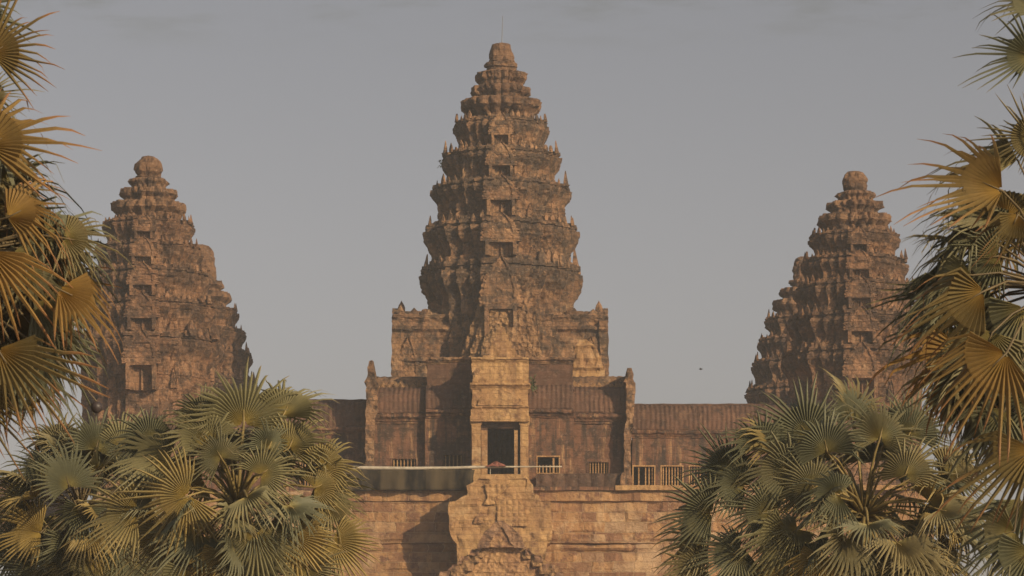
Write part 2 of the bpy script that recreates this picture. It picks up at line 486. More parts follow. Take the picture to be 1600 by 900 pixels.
def loft(plan, rings, cx, cy, dz=.2, erode=.5, seed=0.0, cap=True, zband=None):
    rr = []
    for (z0,a),(z1,b) in zip(rings, rings[1:]):
        n = max(1, int(round(abs(z1-z0)/dz)))
        rr += [(z0+(z1-z0)*i/n, a+(b-a)*i/n) for i in range(n)]
    rr.append(rings[-1]); rmin = min(r for _, r in rr)
    N = len(plan); vs = []
    for k, (z, r) in enumerate(rr):
        rp = rr[max(0, k-2)][1]
        over = max(0.0, r-min(rp, rmin*1.06))
        for px, py in plan:
            x, y = px*r, py*r; l = math.hypot(x, y) or 1
            p = (cx+x+seed, cy+y, z)
            n1 = fbm(p, .55); n2 = fbm(p, 2.4)
            u = x+y
            oc = min(1.0, over/.5)
            d = n2*(.02+.09*oc) + (blocks(u+seed, z)-.5)*(.04+.10*oc) + .05*oc*(blocks(u*2.3+seed, z*1.3)-.5)
            e = max(0.0, n1-.12)
            d -= e*erode*(.12+1.6*oc)
            vs.append((cx+x+x/l*d, cy+y+y/l*d, z + n2*.04))
    fs = []
    for k in range(len(rr)-1):
        for i in range(N):
            j = (i+1) % N; fs.append([k*N+j, k*N+i, (k+1)*N+i, (k+1)*N+j])
    if cap:
        vs.append((cx, cy, rr[-1][0]+.05)); c = len(vs)-1; o = (len(rr)-1)*N
        for i in range(N): fs.append([o+(i+1) % N, o+i, c])
        vs.append((cx, cy, rr[0][0])); c = len(vs)-1
        for i in range(N): fs.append([i, (i+1) % N, c])
    return vs, fs

def orient(loc, ang, sx, sy, sz, lean=0.0):
    return Matrix.Translation(loc) @ Matrix.Rotation(ang, 4, 'Z') @ Matrix.Rotation(lean, 4, 'X') @ Matrix.Diagonal((sx, sy, sz, 1))

def tower(label, ax, Y, tiers, crown, finial, base_py, mat='tower', cmat='crown', group=None, seed=0.0, Yref=None, step=.2, body_h=None, ped_face=('S',)):
    """tiers: (py_top, py_cornice, py_base, R_cornice_px, R_wall_px), measured on the plane Yref"""
    rnd = random.Random(int(seed*10)+3)
    Yr = Yref or Y; k = K(Yr)
    zz = lambda py: Z(py, Yr)
    cx = X(ax, Y); cy = Y
    root = empty('temple_tower', (cx, cy, zz(base_py)), label, 'tower', group)
    last = len(tiers)-1; prevR = None
    for t, (pt, pc, pb, rc, rw) in enumerate(tiers):
        zt, zc, zb = zz(pt), zz(pc), zz(pb); h = zt-zb
        Rc, Rw = rc*k, rw*k*1.02
        if t == last: zb = zz(base_py)
        nextw = (tiers[t-1][4]*k if t else crown[-1][1]*k)
        cor = zt-zc
        wall_top = zc-.5*cor
        rings = [(zb, Rw*1.05), (zb+.05*h, Rw*1.05), (zb+.07*h, Rw*1.0), (zb+.12*h, Rw*.985), (wall_top-.25*h, Rw*.98), (wall_top-.24*h, Rw*1.0), (wall_top-.18*h, Rw*1.0), (wall_top-.17*h, Rw*.985),
                 (wall_top, Rw*.99), (wall_top+.2*cor, Rw+(Rc-Rw)*.15), (zc-.1*cor, Rw+(Rc-Rw)*.48), (zc+.08*cor, Rw+(Rc-Rw)*.80), (zc+.2*cor, Rc*.985),
                 (zc+.28*cor, Rc), (zc+.52*cor, Rc), (zc+.55*cor, Rc*.955), (zc+.66*cor, Rc*.94), (zc+.69*cor, Rc*.975), (zc+.88*cor, Rc*.97), (zc+.91*cor, Rc*.92),
                 (zt, Rc*.90), (zt+.02, nextw*.88)]
        tier = mk('tier', *loft(dense(PLAN, step/Rc), rings, cx, cy, step, .38, seed), M[mat], root)
        at = tier.data.attributes.new('crust', 'FLOAT', 'POINT')      # black weathering crust along the cornice stones
        at.data.foreach_set('value', [min(1.0, max(0.0, (v.co.z + origin(root).z - zc + .35*cor)/(.3*cor))) for v in tier.data.vertices])
                # antefixes standing on the cornice
        ah = min(1.5, max(.55, h*.27))
        conv = [(.25,1.0),(.385,.90),(.545,.81),(.715,.715),(.81,.545),(.90,.385),(1.0,.25)]
        spots = []
        for sx in (-1, 1):
            for (x, y) in conv: spots.append((sx*x, -y))
        spots += [(-1.0,.25),(1.0,.25),(-.63,-.715),(.63,-.715)]
        for (x, y) in spots:
            if rnd.random() < .2: continue
            r = Rc*.915
            face = math.atan2(x, -y)
            if abs(x) < .26: face = 0
            if abs(x) > .95: face = math.copysign(math.pi/2, x)
            hh = ah*rnd.choice((.65, .8, 1.0, 1.1))*(1.35 if abs(abs(x)-1) < .05 else 1 if abs(x) > .7 else .8)
            me = AF[mat][rnd.choice((0, 0, 1, 1, 2))]
            place('antefix', me, tier, orient((cx+x*r, cy+y*r, zt-.06*h-.05), face, hh*.95, hh*.9, hh, rnd.uniform(-.08, .05)))
        # false doors and their pediments in the middle of the faces
        for fc in ped_face:
            ang = {'S': 0, 'E': math.pi/2, 'W': -math.pi/2}[fc]
            d = Vector((0, -1, 0)) if fc == 'S' else Vector((1 if fc == 'E' else -1, 0, 0))
            side = Vector((1, 0, 0)) if fc == 'S' else Vector((0, 1, 0))
            hw = zc-(zt-h)
            loc = Vector((cx, cy, zt-h-.02*h)) + d*(Rc*.955)
            place('false_door', FD[mat], tier, orient(loc, ang, Rw*.44, 1.0+(Rc-Rw)/.3, hw*.68))
            loc = Vector((cx, cy, zt-h+.05*h+hw*.55)) + d*(Rc*.96)
            place('pediment', PD[mat][t % 2], tier, orient(loc, ang, Rc*.52, Rc*.2, h*.30+cor*.85))
            for off, yy, sc_ in ((-.465, .80, 1), (.465, .80, 1)):   # niches on the stepped corners
                l2 = Vector((cx, cy, zt-h+.05*h)) + d*(Rw*yy) + side*off*Rw
                place('niche', PD[mat][(t+1) % 2], tier, orient(l2, ang, Rc*.11, .7, hw*.52*sc_))
    # lotus crown: one lofted mesh
    rings = [(zz(py), r*k) for py, r in crown[::-1]]
    mk('crown', *loft(LOBED, rings, cx, cy, .17, .55, seed+2), M[cmat], root)
    rings = [(zz(py), r*k) for py, r in finial[::-1]]
    mk('finial', *loft(lobed_plan(60, 8, .01), rings, cx, cy, .17, .25, seed+5), M[cmat], root)
    return root

def big_rows(pts, Y): return [(Z(py, Y), X(a, Y), X(b, Y)) for py, a, b in pts]

# central tower
CY = 310.0
crownC = [(112,20),(115,34),(117,38),(126,38),(131,33),(136,33),(138,43),(141,45),(148,44),(153,38),(157,38),(159,56),(162,60),(172,60),(176,54),(181,49),(190,48)]
finC = [(69,11),(71,14.5),(84,17.5),(92,20),(97,22),(99,21),(101,26),(107,26),(108,23),(113,22)]
tiersC = [(190,214,240,75,65),(240,264,291,94,82),(291,314,353,109,97),(353,383,416,121,107),(416,456,560,127,111)]
T0 = tower('tallest central sandstone tower with thin rod on its flat tip, over the entrance', 783, CY, tiersC, crownC, finC, 800, 'tower', 'crown', None, 0.3)
kc = K(CY)
mk('lightning_rod', *tube([P(784, 71, CY), P(784.6, 50, CY), P(785.5, 25, CY)], [.035, .03, .02], 6), M['metal'], T0)
# transept wings of the central tower (stepped masses left and right of the shaft)
for sgn in (-1, 1):
    a, b = (617, 725) if sgn < 0 else (845, 946)
    x0, x1 = X(a, CY), X(b, CY)
    lo, hi = (a, b)
    q0 = lambda dl, dr: (a+dl, b-dr) if sgn < 0 else (a+dr, b-dl)
    w = mk('wing', *rows_slab(big_rows([(800,*q0(0,0)),(602,*q0(0,0)),(600,*q0(2,0)),(575,*q0(2,0)),(573,*q0(0,0)),(568,*q0(0,0)),(566,*q0(3,0)),(512,*q0(3,0)),(505,*q0(5,0)),(502,*q0(14,0))], CY), CY-3.6, CY+3.6, 30, .2,
        lambda u, t, x, z: -.16*blocks(x, z, 1.0, .5) - .25*abs(noise.noise(Vector((x*.9, z*.7, 5)))) - .25*((z-Z(573, CY)) % 2.6 < .35), .13, 1.0), M['tower'], T0)
    mk('wing_roof', *vault(x0+.2, x1-.1, CY-3.3, CY+3.3, Z(506, CY), Z(489, CY), .5, .05, .09), M['tower'], w)
    mk('cornice', *moulding(x0-.1, x1+.1, CY-3.55, CY-3.0, Z(512, CY), Z(500, CY), .35, .25, .12), M['tower'], w)
    ex = x0+.25 if sgn < 0 else x1-.25
    g = mk('gable', *rows_slab([(Z(800,CY),-4.0,4.0),(Z(528,CY),-4.0,4.0),(Z(525,CY),-4.3,4.3),(Z(512,CY),-4.2,4.2),(Z(508,CY),-3.5,3.5),(Z(498,CY),-2.6,2.6),(Z(490,CY),-1.2,1.2),(Z(483,CY),-.35,.35)], -.35, .35, 18, .35,
        lambda u, t, x, z: -.15*abs(noise.noise(Vector((x*1.5, z*1.5, 3)))), .12, .9), M['tower'], w, world=False)
    g.location = (0, 0, 0)
    me = g.data
    for v in me.vertices:                                  # turn the gable to face sideways at the wing's end
        x, y, z = v.co; q = origin(w); v.co = (ex + y*sgn*-1 - q.x, CY + x - q.y, z - q.z)
    me.update()
    if sgn < 0: me.flip_normals()
    for i in range(5):
        place('antefix', AF['tower'][i % 3], w, orient((x0+(x1-x0)*(.12+.17*i), CY-3.3+.4*(i % 2), Z(506-2*(i % 3), CY)), random.uniform(-.4, .4), 1.4, 1.3, random.uniform(.6, 1.1), random.uniform(-.2, .2)))
    place('niche', PD['tower'][0], w, orient((X(640 if sgn < 0 else 922, CY), CY-3.6, Z(602, CY)), 0, 2.0, 1.2, 3.6))
    for off in (-3.4, -1.9, 0.2, 2.2):
        place('antefix', AF['tower'][abs(int(off)) % 2], w, orient((ex-sgn*.3, CY+off, Z(512 if abs(off) > 3 else 500 if abs(off) > 1 else 488, CY)), 0, .9, 1.6, 1.0))
# big eroded pediment over the tower's portal, and the pale block stack in front of it
YP = 303.0
def carved(s=1.6, d=.5, seed=0.0):
    def f(u, t, x, z):
        v = noise.voronoi(Vector((x*s+seed, 0, z*s)))[0]
        return -d*max(0, .55-v[0]) - .2*abs(noise.noise(Vector((x*.8, z*.8, seed))))
    return f
def crisp(u, t, x, z): return -.10*blocks(x*1.1, z*1.2, .6, .45) - .13*abs(noise.noise(Vector((x*2.6, z*2.2, 7)))) + .10*(abs(u) < .5)*(t > .3)
layers = [(0.6, [(640,722,846),(556,722,846),(554,727,842),(528,727,842),(526,735,835),(506,735,835),(504,743,827),(486,743,827),(484,750,819),(468,750,819),(466,758,811),(454,758,811),(452,766,802),(443,769,799),(437,778,790)]),
          (0.0, [(640,727,842),(566,727,842),(564,735,834),(544,735,834),(542,743,826),(524,743,826),(522,750,818),(506,750,818),(504,757,811),(492,757,811),(490,764,804),(480,768,800),(472,779,789)]),
          (-.5, [(640,744,824),(560,744,824),(558,752,816),(542,752,816),(540,759,809),(526,760,808),(524,767,801),(514,770,798),(506,780,788)])]
for dy, rws in layers:
    pd = mk('portal_pediment', *rows_slab(big_rows(rws, YP), YP+dy, YP+dy+(.55 if dy < .5 else 2.5), 50, .13, crisp, .07, 1.6), M['pediment'], T0)
    for i in range(2, len(rws)-1, 2):
        py, l, r = rws[i]
        for px, sg in ((l, 1), (r, -1)):
            if random.random() < .12: continue
            place('antefix', AF['pediment'][random.randrange(3)], T0, orient((X(px+sg*3-2*sg, YP), YP+dy+.1, Z(py+5, YP)), random.uniform(-.3, .3), 1.0, 1.0, random.uniform(.85, 1.35), random.uniform(-.1, .1)))

# corner towers
crownR = [(299,16),(302,28),(307,30),(311,25),(316,26),(318,42),(326,43),(332,35),(337,36),(339,54),(350,56),(357,48),(366,46)]
finR = [(268,6),(270,12),(275,17),(284,19),(295,18),(301,15)]
tiersR = [(366,385,404,71,62),(404,425,445,84,75),(445,468,494,95,86),(494,519,548,106,95),(548,578,640,115,101)]
sh = lambda L, d: [tuple([v[0]-d] + list(v[1:])) for v in L]
sh3 = lambda L, d: [(a-d, b-d, c-d, e, f) for a, b, c, e, f in L]
finL = [(244,4),(246,9),(249,14),(254,18),(262,20.5),(270,20.5),(275,17),(277,19),(282,15)]
YF, YB = 283.0, 331.0
CR0 = 'corner towers of the upper gallery'
tower('front corner tower at right with smooth egg shaped cap, behind the lower right palm', 1336, YF, tiersR, crownR, finR, 770, 'tower2', 'crown', CR0, 2.1)
tower('front corner tower at left with rounded worn cap, partly behind golden palm leaves', 232, YF, sh3(tiersR, 20), sh(crownR, 20), finL, 770, 'tower2', 'crown', CR0, 5.7)
tower('rear corner tower whose stubby top shows left of the smooth capped right tower', 1256, YB, sh3(tiersR, -2), crownR, [(258,8),(261,15),(270,19),(290,19),(302,20)], 770, 'tower2', 'crown', CR0, 8.2, YF, .24)
tower('rear corner tower whose broken top peeks out right of the round capped left tower', 312, YB, sh3(tiersR, 14), sh(crownR, 14)[4:], [(236,9),(239,17),(246,23),(256,26),(270,27),(284,28),(304,29)], 770, 'tower2', 'crown', CR0, 9.4, YF, .24)

# ------------------------------------------------------------------ upper galleries
def window(parent, x0, x1, z0, z1, yf, n, hfrac=1.0, mat='light', yb=None, gaps=(), frame=.1):
    w = mk('window', *slab(x0-frame, x1+frame, z0-frame*.6, z1+frame, yf-.05, yf+.35, [(x0, x1, z0, z1)], .5, .012), M[mat], parent)
    for i in range(n):
        if i in gaps: continue
        x = x0+(x1-x0)*(i+.5)/n; h = (z1-z0)*hfrac
        place('baluster', BALM, w, orient((x, yf+.15, z0), 0, .75, .75, h))
    return w

def gallery(label, x0, x1, yw, zb, ze, zr, wins, wallmat='wall', group=None, depth=5.0, wob=0.0):
    g = empty('stone_gallery', ((x0+x1)/2, yw, zb), label, 'gallery', group)
    ops = [(a, b, c, d) for a, b, c, d, *_ in wins]
    w = mk('wall', *slab(x0, x1, zb, ze-.3, yw, yw+.8, ops, .6, .03, .8), M[wallmat], g)
    mk('back_wall', *slab(x0, x1, zb, ze-.3, yw+depth-.8, yw+depth, (), 1.5, .0), M[wallmat], g)
    mk('cornice', *moulding(x0-.05, x1+.05, yw+.02, yw+.9, ze-.55, ze+.02, .42, .2, .05, .06, .42), M[wallmat], g)
    mk('roof', *vault(x0, x1, yw-.25, yw+depth+.25, ze+.03, zr), M['roof'], g)
    mk('ridge', *sweep(x0, x1, [(yw+depth/2-.2, zr-.1), (yw+depth/2-.22, zr+.1), (yw+depth/2, zr+.18), (yw+depth/2+.22, zr+.1), (yw+depth/2+.2, zr-.1)], .25, None, .06, 1.2), M['roof'], g)
    for a, b, c, d, n, hf, gaps in wins: window(g, a, b, c, d, yw, n, hf, 'light', None, gaps)
    return g
YG = 280.5
GR = 'gallery wings beside the entrance'
zx = lambda px: X(px, YG); zy = lambda py: Z(py, YG)
gallery('right gallery wing with dark ribbed stone roof and baluster windows', zx(988), zx(1300), YG, zy(800), zy(673), zy(629),
    [(zx(990), zx(1022), zy(765), zy(729), 6, 1.0, (0, 2)), (zx(1034), zx(1066), zy(765), zy(729), 7, 1.0, ()), (zx(1078), zx(1110), zy(765), zy(729), 7, 1.0, (4,)), (zx(1122), zx(1154), zy(765), zy(729), 7, 1.0, ())], 'wall', GR)
gallery('left gallery wing with dark ribbed stone roof, half hidden behind the palm', zx(270), zx(572), YG, zy(800), zy(668), zy(622),
    [(zx(470), zx(500), zy(760), zy(724), 7, 1.0, ())], 'wall', GR)
YL = 288.0
gallery('low dark roofed gallery at the far left behind the palm leaves', X(-260, YL), X(118, YL), YL, Z(860, YL), Z(772, YL), Z(747, YL), [], 'wall', None, 4.0)

# ------------------------------------------------------------------ entrance pavilion
YE = 278.0
ex = lambda px: X(px, YE); ez = lambda py: Z(py, YE)
E = empty('entrance_pavilion', (ex(783), YE+3, ez(800)), 'entrance pavilion with pale doorway, dark stepped roofs and stained walls below the central tower', 'pavilion')
ops = [(ex(612), ex(650), ez(752), ez(716)), (ex(693), ex(724), ez(752), ez(711)), (ex(840), ex(873), ez(739), ez(714)), (ex(920), ex(951), ez(740), ez(721))]
door_gap = (ex(762), ex(804), ez(800), ez(655))
mk('wall', *slab(ex(578), ex(665), ez(800), ez(652), YE+.7, YE+1.5, ops[:1], .6, .03, .8), M['wall'], E)
mk('wall', *slab(ex(664), ex(897), ez(800), ez(646), YE, YE+.9, ops[1:3]+[door_gap], .6, .03, .8), M['wall'], E)
mk('wall', *slab(ex(896), ex(984), ez(800), ez(652), YE+.7, YE+1.5, ops[3:], .6, .03, .8), M['wall'], E)
mk('back_wall', *slab(ex(578), ex(984), ez(800), ez(646), YE+9, YE+9.8, (), 1.5, 0), M['wall'], E)
for a in (578, 984):
    s = 1 if a < 700 else -1
    mk('side_wall', *rbox(min(ex(a), ex(a)+s*.8), max(ex(a), ex(a)+s*.8), YE+1.52, YE+8.98, ez(800), ez(652), 1.0, .0), M['wall'], E)
window(E, *ops[0], YE+.7, 7, 1.0, 'wall', None, ())
w2 = window(E, *ops[1], YE, 5, 1.0, 'wall', None, ())
window(E, *ops[2], YE, 6, .5, 'light', None, ())
window(E, *ops[3], YE+.7, 7, 1.0, 'wall', None, ())
mk('post', *rbox(ex(863.5), ex(866.5), YE+.1, YE+.3, ez(739), ez(714), .3, .01), M['light'], E)
# cornices and roofs: outer bays, then the taller middle
for a, b in ((584, 666), (895, 980)):
    mk('cornice', *moulding(ex(a), ex(b), YE+.72, YE+1.6, ez(661), ez(645), .5, .2, .06, .08, .4), M['wall'], E)
    mk('roof', *vault(ex(a), ex(b), YE+.45, YE+9.6, ez(644), ez(594), .36, .07, .05), M['roof'], E)
    rr = mk('upper_roof', *vault(ex(a-4 if a < 700 else a), ex(b if a < 700 else b+2), YE+3.4, YE+7.0, ez(604), ez(577), .5, .05, .1), M['tower'], E)
    mk('ledge', *moulding(ex(a), ex(b), YE+3.2, YE+4, ez(610), ez(601), .3, .2, .07, .05), M['light'], E)
    n = 9
    for i in range(n):
        x = ex(a+3+(b-a-6)*i/(n-1))
        place('antefix', AF['pediment'][i % 3], E, orient((x, YE+3.0, ez(603)), 0, .8, .8, random.uniform(.5, .85), random.uniform(-.1, .1)))
for a, b in ((666, 738), (824, 896)):
    mk('cornice', *moulding(ex(a), ex(b), YE+.02, YE+.9, ez(653), ez(640), .55, .2, .06, .08, .4), M['wall'], E)
    mk('roof', *vault(ex(a), ex(b), YE-.2, YE+8.5, ez(640), ez(590), .36, .07, .06), M['roof'], E)
    mk('attic', *rbox(ex(a+1), ex(b-1), YE+1.3, YE+7.8, ez(640), ez(562), .4, .1, 1.0), M['roof'], E)
    mk('attic_cornice', *moulding(ex(a-1), ex(b+1), YE+1.35, YE+2, ez(614), ez(604), .45, .2, .07, .06), M['wall'], E)
    mk('attic_cornice', *moulding(ex(a-1), ex(b+1), YE+1.35, YE+7, ez(566), ez(555), .4, .2, .09, .08), M['tower'], E)
mk('roof', *vault(ex(738), ex(824), YE+1.5, YE+8.5, ez(640), ez(572), .5, .06, .06), M['roof'], E)
# rough end gables with pinnacles
for s, a, b, top in ((-1, 569, 590, 562), (1, 974, 992, 577)):
    pts = [(800,a+2,b-6),(675,a+2,b-6),(668,a+1,b-3),(655,a+4,b-4),(640,a+4,b),(600,a+4,b),(598,a+1,b-2),(585,a+6,b-4),(575,a+6,b-6),(top+5,(a+b)/2-4,(a+b)/2+4),(top+3,(a+b)/2-3,(a+b)/2+2)]
    mk('end_gable', *rows_slab(big_rows(pts, YE), YE-.4, YE+8.8, 8, .25, carved(1.6, .3, a), .14, 1.2), M['tower'], E)
# right tower-wing lower mass; its sunlit brightness is put into paler stone
mk('side_gable', *rows_slab(big_rows([(640,894,943),(590,894,943),(580,894,945),(560,896,940),(540,900,930),(530,905,915)], YE+5), YE+5, YE+6.5, 14, .25, lambda u, t, x, z: -.12*blocks(x, z, .9, .5) - .22*abs(noise.noise(Vector((x*1.1, z*.9, 5)))) - .2*((z-ez(600)) % 1.7 < .25), .14, 1.1), M['light'], E)
# porch: two pale piers, lintel, frieze, pediment stack
YPo = 274.8
ox = lambda px: X(px, YPo); oz = lambda py: Z(py, YPo)
for a, b in ((737, 751), (813, 825.5)):
    mk('pier', *rows_slab(big_rows([(790,a-1,b+1),(742,a-1,b+1),(741,a,b),(664,a,b),(662,a-2,b+2),(655,a-2,b+2)], YPo), YPo, YPo+1.1, 6, .3, None, .03, 1.0), M['light'], E)
for a, b in ((739, 761), (805, 824)):
    mk('porch_wall', *rbox(ox(a), ox(b), YPo+1.12, YE-.02, oz(790), oz(655), .5, .02), M['light'], E)
DF = mk('door_frame', *slab(ox(751.5), ox(812.5), oz(800), oz(653), YPo+.5, YPo+1.0, [(ox(762), ox(803), oz(800), oz(668))], .4, .02), M['plinth'], E)
mk('door_jamb', *rbox(ox(752), ox(761.5), YPo+.2, YPo+.48, oz(792), oz(672), .4, .015), M['light'], E)
mk('door_jamb', *rbox(ox(803.5), ox(809), YPo+.2, YPo+.48, oz(792), oz(672), .4, .015), M['light'], E)
mk('lintel', *rows_slab(big_rows([(659,735,827),(652,734,828),(650,736,826),(640,736,826)], YPo), YPo-.25, YPo+3, 18, .2, carved(3, .1), .04, 1.4), M['light'], E)
mk('frieze', *rows_slab(big_rows([(640,738,825),(622,738,825),(610,738,825),(606,734,829),(601,734,829),(600,738,826),(588,739,826),(570,737,827),(563,738,826)], YPo+.4), YPo+.3, YE+2, 24, .2, carved(2.4, .22, 2), .08, 1.1), M['light'], E)
mk('pediment_stack', *rows_slab(big_rows([(563,752,814),(556,755,812),(555,766,806),(545,766,806),(544,768,800),(534,769,799),(533,774,796),(522,775,794),(521,777,790),(512,778,789)], YPo+1.4), YPo+1.2, YE+1.5, 14, .2, carved(1.5, .2, 5), .08, 1.2), M['light'], E)
mk('porch_roof', *rbox(ox(738), ox(825), YPo+3.02, YE+1.4, oz(640), oz(600), .5, .05), M['light'], E)
place('antefix', AF['pediment'][0], E, orient((ox(745), YPo+.4, oz(585)), 0, 1.3, 1.0, 1.1))
mk('cornice', *moulding(ox(735), ox(828), YPo+.28, YPo+.9, oz(607), oz(598), .35, .15, .05, .05), M['light'], E)
mk('cornice', *moulding(ox(737), ox(826), YPo+.28, YPo+.9, oz(566), oz(558), .3, .15, .06, .05), M['light'], E)
mk('cornice', *moulding(ox(737), ox(826), YPo+.28, YPo+.9, oz(640), oz(634), .25, .15, .04, .05), M['light'], E)
mk('tympanum', *rows_slab(big_rows([(633,746,817),(625,748,815),(618,755,808),(613,766,797),(609,778,785)], YPo), YPo+.12, YPo+.35, 26, .1, carved(4, .10, 7), .03, 2), M['light'], E)
# dark plinth under the right-hand windows
mk('plinth', *rows_slab(big_rows([(800,836,976),(766,836,976),(762,836,974),(757,838,972),(748,838,972),(745,836,974),(741,840,972),(740,842,970)], YE-1.2), YE-1.3, YE-.02, 60, .15, lambda u, t, x, z: -.12*abs(math.sin(x*3.2))-.1*abs(noise.noise(Vector((x*1.5, z*1.5, 0)))), .06, 1.3), M['plinth'], E)
mk('plinth', *rows_slab(big_rows([(800,572,738),(742,572,738),(740,574,736)], YE-1.2), YE-1.3, YE-.02, 40, .3, None, .06, 1.3), M['plinth'], E)
mk('guardian_stone', *rows_slab(big_rows([(800,967,981),(764,967,981),(757,969,980),(745,970,979),(738,973,977)], YE-1.6), YE-1.8, YE-1.32, 6, .15, carved(2, .2), .07, 1.4), M['tower'], E)

# ------------------------------------------------------------------ pyramid base
YW = 272.0
bx = lambda px: X(px, YW); bz = lambda py: Z(py, YW)
B = empty('pyramid_base', (bx(783), YW+10, 10.0), 'huge mottled block wall of the stepped pyramid base under the galleries', 'stone base')
def base_front(u, t, x, z):
    return (blocks(x*.62, z*.67)-.5)*.16
rowsB = [(10.0, -31.5, 31.5), (bz(905), -31, 31), (bz(862), -30.8, 30.8), (bz(860), -30.6, 30.6), (bz(850), -30.6, 30.6), (bz(849), -31, 31), (bz(836), -31, 31), (bz(835), -30.5, 30.5), (bz(784), -30.2, 30.2), (bz(783), -30.6, 30.6), (bz(767), -30.6, 30.6)]
def yprof(z):
    py = HZ-(z-CZ)/K(YW)
    if py > 862: return -.55
    if py > 849.5: return -.2 - .35*abs(math.sin((py-849)/13*math.pi))
    if py > 835.5: return -.75
    if py > 783.5: return 0.0
    return -.35
mk('wall', *rows_slab(rowsB, YW, YW+60, 300, .16, lambda u, t, x, z: yprof(z)*(max(.12, min(1, .75+1.3*noise.noise(Vector((x*.22, z*.1, 4)))))*(1 if x > 2 else .5)) + base_front(u, t, x, z) + .06*abs(math.sin(x*2.1))*(1 if yprof(z) < -.7 else 0), .07, .9), M['base'], B)
mk('coping', *rows_slab([(bz(767)+.01, bx(560), bx(960)), (bz(761), bx(560), bx(960))], YW-.5, YW+5, 40, .2, None, .05, 1.0), M['wall'], B)
mk('coping', *rows_slab([(bz(767)+.01, bx(960.2), 29), (bz(759), bx(961), 29)], YW-.6, YW+8, 40, .2, None, .06, 1.0), M['light'], B)
# lower terraces down to the ground (below the frame)
for nm, hw, y0, z0, z1 in (('lower_terrace', 46, 236, 0.0, 5.0), ('middle_terrace', 38, 246, 5.0, 10.0)):
    o = mk(nm, *rbox(-hw, hw, y0, 350, z0, z1, 6, .0), M['base']); tag(o, kind='structure')

# central stair block with flared sides and carved panel
YS = 268.0
SB = empty('stair_block', (X(780, YS), YS+2, 10), 'pale flared block of masonry jutting from the base wall below the door', 'stair block')
mk('body', *rows_slab(big_rows([(1085,700,868),(905,712,858),(872,714,852),(850,713,854),(846,708,860),(836,703,862),(822,701,862),(800,701,862),(784,702,860),(783,712,846),(775,724,842),(773,729,836),(768,730,834),(760,729,834),(758,728,834),(750,745,828),(748,748,826),(742,752,816),(741,760,806)], YS), YS, YW+1.5, 40, .18,
    lambda u, t, x, z: (blocks(x*.7, z*.75)-.5)*.14 - .22*abs(noise.noise(Vector((x*.9, z*.9, 1)))), .09, .9), M['light'], SB)
def studs(u, t, x, z): return -.07*abs(math.sin(x*7.5)*math.sin(z*7.5))
mk('carved_panel', *rows_slab(big_rows([(822,776,824),(805,777,822),(790,777,818),(780,788,808)], YS-.2), YS-.18, YS+.1, 36, .07, studs, .03, 2), M['light'], SB)
mk('carved_panel', *rows_slab(big_rows([(818,740,774),(812,742,774),(806,744,760)], YS-.2), YS-.18, YS+.1, 24, .07, studs, .05, 2), M['light'], SB)
mk('carved_panel', *rows_slab(big_rows([(788,755,776),(778,762,774),(757,758,800)], YS-.2), YS-.18, YS+.1, 24, .07, studs, .08, 2), M['light'], SB)

# nearer gate gable at the bottom of the frame
YQ = 256.0
Q = empty('gate_gable', (X(783, YQ), YQ+1, 10), 'eroded pointed gable with dark stained edges in front of the stair block', 'gable')
mk('pediment', *rows_slab(big_rows([(1110,690,880),(905,690,880),(896,698,868),(893,700,866),(886,715,862),(880,722,845),(872,724,838),(868,738,832),(861,741,828),(856,752,822),(850,756,815),(840,758,811),(832,764,804),(825,772,796),(819,780,787)], YQ), YQ, YQ+1.6, 56, .13, lambda u, t, x, z: -.10*abs(noise.noise(Vector((x*3.2, z*2.6, 1)))) - .06*blocks(x, z, .9, .5), .08, 1.4), M['gable'], Q)
mk('arch', *rows_slab(big_rows([(856,748,822),(850,754,817),(840,757,812),(832,763,806),(825,770,799),(817,779,788)], YQ), YQ-.62, YQ-.06, 24, .12, lambda u, t, x, z: - .1*abs(noise.noise(Vector((x*3, z*3, 0)))), .05, 1.6), M['gable'], Q)
for sg in (-1, 1):
    pr = [(858,20,38),(850,17,34),(840,12,30),(832,6,24),(825,1,17),(818,-3,8),(814,-2,4)]
    mk('arch_rim', *rows_slab(big_rows([(y, 783+(a if sg > 0 else -b), 783+(b if sg > 0 else -a)) for y, a, b in pr], YQ), YQ-.75, YQ-.45, 6, .12, None, .12, 1.5), M['rim'], Q)
    for y0, y1, a, b in ((868,858,36,52),(880,869,50,66),(893,881,66,84),(908,894,80,100)):
        mk('stained_coping', *rows_slab(big_rows([(y0, 783+(a if sg > 0 else -b), 783+(b if sg > 0 else -a)), (y1, 783+(a if sg > 0 else -b+6), 783+(b-6 if sg > 0 else -a))], YQ), YQ-.3, YQ+1.2, 10, .12, carved(2.2, .25, y0), .2, 1.3), M['rim'], Q)

for off, py, s in ((-52, 886, 1.0), (-40, 874, .7), (-33, 866, .6), (40, 868, .7), (56, 880, .9), (68, 892, 1.0), (80, 900, 1.3), (-68, 897, 1.1)):
    place('antefix', AF['pediment'][abs(off) % 3], Q, orient((X(783+off, YQ), YQ-.15, Z(py+6, YQ)), 0, s*1.3, s*1.3, s*1.1, random.uniform(-.2, .1)))
mk('gable_roof', *rows_slab(big_rows([(1110,700,868),(905,700,866),(890,712,858),(870,736,832),(852,756,814),(835,772,796)], YQ), YQ+1.62, YQ+8, 12, .4, None, .06, 1.0), M['roof'], Q)

